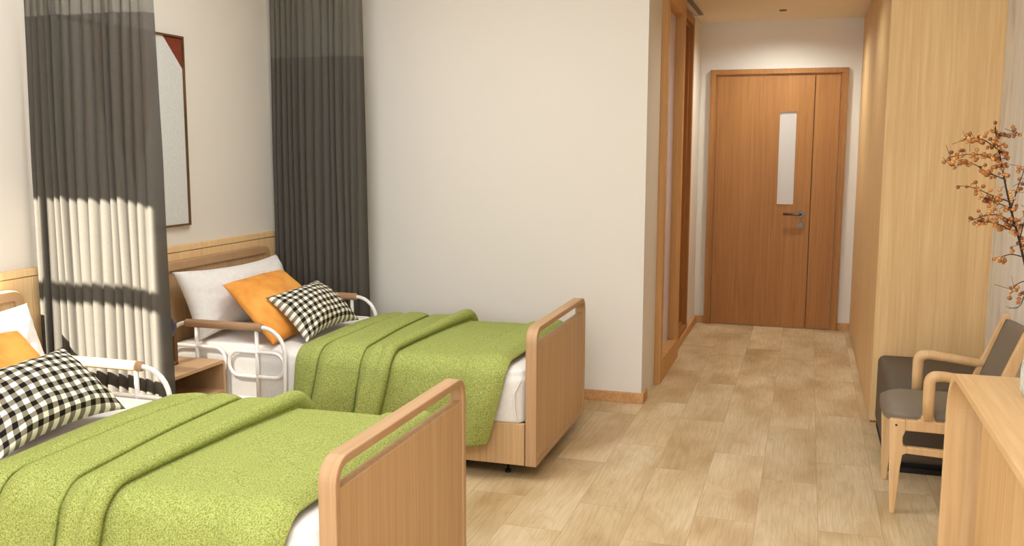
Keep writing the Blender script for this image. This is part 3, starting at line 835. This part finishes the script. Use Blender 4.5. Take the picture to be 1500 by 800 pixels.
# ------------------------------------------------------------------ sideboard
root = thing('sideboard', 'blond oak sideboard with a curved waterfall end along the right wall', 'sideboard', (.69, 2.2, 0))
ya, yb, zt2, th = .95, 3.262, .815, .024
out = round_path([Vector((ya,0,0)), Vector((ya,zt2,0)), Vector((yb,zt2,0)), Vector((yb,0,0))], [0,.17,.17,0], 14)
inn = round_path([Vector((ya+th,0,0)), Vector((ya+th,zt2-th,0)), Vector((yb-th,zt2-th,0)), Vector((yb-th,0,0))], [0,.15,.15,0], 14)
poly = [(p.x,p.y) for p in out]+[(p.x,p.y) for p in inn[::-1]]
part('shell', prism(bmesh.new(), poly, 'x', .46, XR-.004, bev=.002), M['desk_wood'], root)
part('cabinet_body', B(.568, XR-.006, ya+th+.02, 3.13, .06, zt2-th-.002), M['desk_wood_v'], root)
part('plinth', B(.60, XR-.02, ya+th+.03, 3.10, 0, .06), M['dark_metal'], root)
ys = [1.13, 1.53, 1.93, 2.332, 2.734, 3.128]
for a, c in zip(ys, ys[1:]):
    part('cabinet_door', B(.546, .567, a+.003, c-.003, .064, zt2-th-.012, bev=.0015, seg=1), M['desk_wood_v'], root)

# vase
vx, vy, vz = .668, 2.87, zt2
root = thing('vase', 'pale celadon stoneware vase on the sideboard at the right edge', 'vase', (vx, vy, vz))
t = bmesh.new()
lathe(t, [(.066, vz), (.074, vz+.006), (.079, vz+.03), (.078, vz+.08), (.070, vz+.14), (.056, vz+.18), (.036, vz+.21), (.026, vz+.235), (.027, vz+.26), (.033, vz+.272), (.028, vz+.272), (.021, vz+.255), (.019, vz+.20), (.01, vz+.19)], vx, vy, 40)
part('body', t, M['celadon'], root, True)

# berry branch
BY = 2.89
root = thing('berry_branch', 'dark branch of small amber berries standing in the celadon vase', 'branch', (vx, vy, vz+.20))
tw = {
 'main': [(.664,1.01),(.655,1.08),(.60,1.14),(.579,1.20),(.565,1.25),(.545,1.314),(.525,1.385),(.507,1.46),(.493,1.516),(.485,1.563)],
 'a': [(.507,1.46),(.461,1.483),(.418,1.486),(.369,1.477)], 'b': [(.498,1.498),(.458,1.526),(.424,1.53),(.407,1.526)],
 'c': [(.516,1.419),(.473,1.438),(.437,1.46),(.387,1.452)], 'd': [(.532,1.357),(.485,1.375),(.441,1.394),(.397,1.399)],
 'e': [(.539,1.338),(.495,1.357),(.468,1.366)], 'f': [(.552,1.295),(.515,1.317),(.48,1.318),(.434,1.298)],
 'g': [(.561,1.263),(.525,1.287),(.49,1.299),(.446,1.304)], 'h': [(.573,1.206),(.547,1.211),(.522,1.203),(.505,1.197)],
 'i': [(.539,1.338),(.552,1.395),(.563,1.433),(.571,1.461)], 'j': [(.565,1.254),(.578,1.311),(.589,1.349),(.60,1.38)],
 'k': [(.488,1.544),(.506,1.535),(.522,1.539),(.534,1.546)], 'm': [(.60,1.14),(.575,1.135),(.555,1.118),(.548,1.10)],
 'n': [(.60,1.14),(.585,1.10),(.575,1.075),(.560,1.065)],
 'l': [(.60,1.14),(.600,1.255),(.603,1.368),(.612,1.461)], 'o': [(.602,1.36),(.585,1.40),(.573,1.42)]}
rb = random.Random(11)
brs = []; tips = {}
for k, pts in tw.items():
    off = rb.uniform(-.05, .05) if k != 'main' else 0
    n = len(pts)
    P = [Vector((x, (vy if (k == 'main' and i == 0) else BY) + (off*(i/(n-1))), z)) for i, (x, z) in enumerate(pts)]
    P = catmull(P, 5)
    tips[k] = P
    r0 = .0042 if k == 'main' else (.0028 if k == 'l' else .0017)
    bm = tube(bmesh.new(), P, [r0, r0*.7, r0*.35], 7)
    bo = part('stem' if k == 'main' else 'twig', bm, M['bark'], root, True)
    brs.append((k, P, bo))
base_me = {}
def berry_mesh(i):
    if i not in base_me:
        t = bmesh.new(); sphere(t, (0,0,0), 1, 12, 8, (1, 1, .92))
        me = bpy.data.meshes.new('berry'); t.to_mesh(me); t.free()
        for p in me.polygons: p.use_smooth = True
        me.materials.append(M['berry']); base_me[i] = me
    return base_me[i]
berries = []; stalks = bmesh.new()
dens = {'main': 72, 'l': 26, 'a': 26, 'b': 20, 'c': 24, 'd': 20, 'e': 16, 'f': 24, 'g': 24, 'h': 9, 'i': 14, 'j': 18, 'k': 8, 'm': 8, 'n': 6, 'o': 6}
for k, P, bo in brs:
    for q in range(dens[k]):
        a = rb.uniform(.0 if k != 'main' else .33, 1)**.8
        i = min(len(P)-1, int(a*(len(P)-1))); p = P[i]
        sp = .022 if k not in ('main', 'l') else .03
        d = Vector((rb.gauss(0,1), rb.gauss(0,1), rb.gauss(0,1))).normalized()*rb.uniform(.006, sp)
        c = p+d; r = rb.uniform(.0042, .0066)
        berries.append((r, c)); tube(stalks, [p, p+d*.55+Vector((0,0,.002)), c], .0006, 4)
for _ in range(26):   # fine bare twiglets
    k, P, bo = rb.choice(brs[1:]); p = P[rb.randrange(len(P)//2, len(P))]
    d = Vector((rb.uniform(-1,.3), rb.uniform(-.5,.5), rb.uniform(-.5,.6))).normalized()*rb.uniform(.02,.045)
    tube(stalks, [p, p+d], .0006, 4)
st_ = part('stalks', stalks, M['bark'], root); st_['kind'] = 'stuff'
berries.sort(key=lambda t: -t[0])
org = Vector(root.location)
for r, c in berries[:100]:
    o = bpy.data.objects.new('berry', berry_mesh(0)); C.objects.link(o); o.parent = root
    o.location = c-org; o.scale = (r, r, r)
rest = bmesh.new()
for r, c in berries[100:]: sphere(rest, c, r, 10, 7)
o = part('berries', rest, M['berry'], root, True); o['kind'] = 'stuff'; o['label'] = 'remaining small amber berries on the branch'
# berry colour varies by position over the branch, in each berry's own material
nt = M['berry'].node_tree
g_ = nt.nodes.new('ShaderNodeNewGeometry')
for n in nt.nodes:
    if n.type == 'TEX_NOISE': nt.links.new(g_.outputs['Position'], n.inputs['Vector'])

# ------------------------------------------------------------------ lights
def area(name, loc, rot, sx, sy, power, col):
    l = bpy.data.lights.new(name, 'AREA'); l.shape = 'RECTANGLE'; l.size = sx; l.size_y = sy; l.energy = power; l.color = col
    o = bpy.data.objects.new(name, l); C.objects.link(o); o.location = loc; o.rotation_euler = rot; return o
def fill_panel(x, y, z, w, d, power, col, label):  # unseen ceiling panel with lamp, added for ambient fill
    root = thing('fill_panel_light', label, 'ceiling light', (x, y, z))
    part('housing', prism(bmesh.new(), [(x-w/2-.02,y-d/2-.02),(x+w/2+.02,y-d/2-.02),(x+w/2+.02,y+d/2+.02),(x-w/2-.02,y+d/2+.02)], 'z', z-.02, z,
         holes=[[(x-w/2,y-d/2),(x+w/2,y-d/2),(x+w/2,y+d/2),(x-w/2,y+d/2)]]), M['lamp_white'], root)
    part('diffuser', B(x-w/2, x+w/2, y-d/2, y+d/2, z-.012, z-.006), M['diffuser'], root)
    area('fill_panel_lamp', (x, y, z-.022), (0, 0, 0), w, d, power, col)
WARM = (.93, 1, 1.08)
fill_panel(-1.0, .6, ZM, 1.2, 1.2, 40, WARM, 'added square fill light panel, unseen, nearest the window wall')
fill_panel(-1.75, 3.25, ZM, 1.2, 1.2, 37, WARM, 'added square fill light panel, unseen, over the space between the beds')
def spot(name, loc, power, ang, blend, col):
    l = bpy.data.lights.new(name, 'SPOT'); l.energy = power; l.spot_size = math.radians(ang); l.spot_blend = blend; l.color = col; l.shadow_soft_size = .04
    o = bpy.data.objects.new(name, l); C.objects.link(o); o.location = loc; return o
spot('downlight_lamp', (-.233, 7.573, ZC-.02), 66, 160, .9, (.95, 1, .96))
root = thing('ceiling_downlight', 'round downlight in the corridor ceiling nearest the room', 'ceiling light', (-.1, 6.05, ZC))
t = bmesh.new(); lathe(t, [(.029, ZC-.0005), (.029, ZC-.005), (.024, ZC-.008), (.022, ZC-.004), (.012, ZC-.002)], -.1, 6.05)
part('trim_ring', t, M['grey_metal'], root)
spot('downlight_lamp', (-.1, 6.05, ZC-.02), 22, 155, .9, (.97, 1, .94))
# lamp added on the room side of the blind, standing in for daylight
area('daylight_fill', (-.7, YB-.02, 1.6), (PI/2, 0, 0), 2.6, 1.4, 80, (.90, 1, 1.12))
# sun, reaching the near curtain through the added roof opening
l = bpy.data.lights.new('sun', 'SUN'); l.energy = 47; l.color = (1, .97, .86); l.angle = math.radians(.35)
o = bpy.data.objects.new('sun', l); C.objects.link(o)
o.rotation_euler = Vector((0, 1, -.9)).to_track_quat('-Z', 'Y').to_euler()

w = bpy.data.worlds.new('world'); bpy.context.scene.world = w; w.use_nodes = True
bg = w.node_tree.nodes['Background']; bg.inputs[0].default_value = (.80, .88, 1, 1); bg.inputs[1].default_value = .8

# ------------------------------------------------------------------ camera
from mathutils import Matrix
yaw, pitch, roll, fpx = 3.03543954e-01, 1.32144630e-01, 2.53589294e-03, 1.37658334e+03
cy, sy, cp, sp = math.cos(yaw), math.sin(yaw), math.cos(pitch), math.sin(pitch)
fw = Vector((-sy*cp, cy*cp, -sp)); r_ = Vector((cy, sy, 0)); u_ = r_.cross(fw)
cr, sr = math.cos(roll), math.sin(roll)
r2 = r_*cr+u_*sr; u2 = -r_*sr+u_*cr
cam = bpy.data.cameras.new('camera'); co = bpy.data.objects.new('camera', cam); C.objects.link(co)
mt = Matrix.Identity(4)
for i in range(3): mt[i][0] = r2[i]; mt[i][1] = u2[i]; mt[i][2] = -fw[i]
mt[0][3], mt[1][3], mt[2][3] = 0, 0, 1.5
co.matrix_world = mt
cam.sensor_width = 36; cam.lens = fpx*36/1500; cam.clip_start = .05
bpy.context.scene.camera = co
vs_ = bpy.context.scene.view_settings
vs_.view_transform = 'Standard'; vs_.look = 'None'; vs_.gamma = 1; vs_.use_curve_mapping = False; vs_.exposure = 0
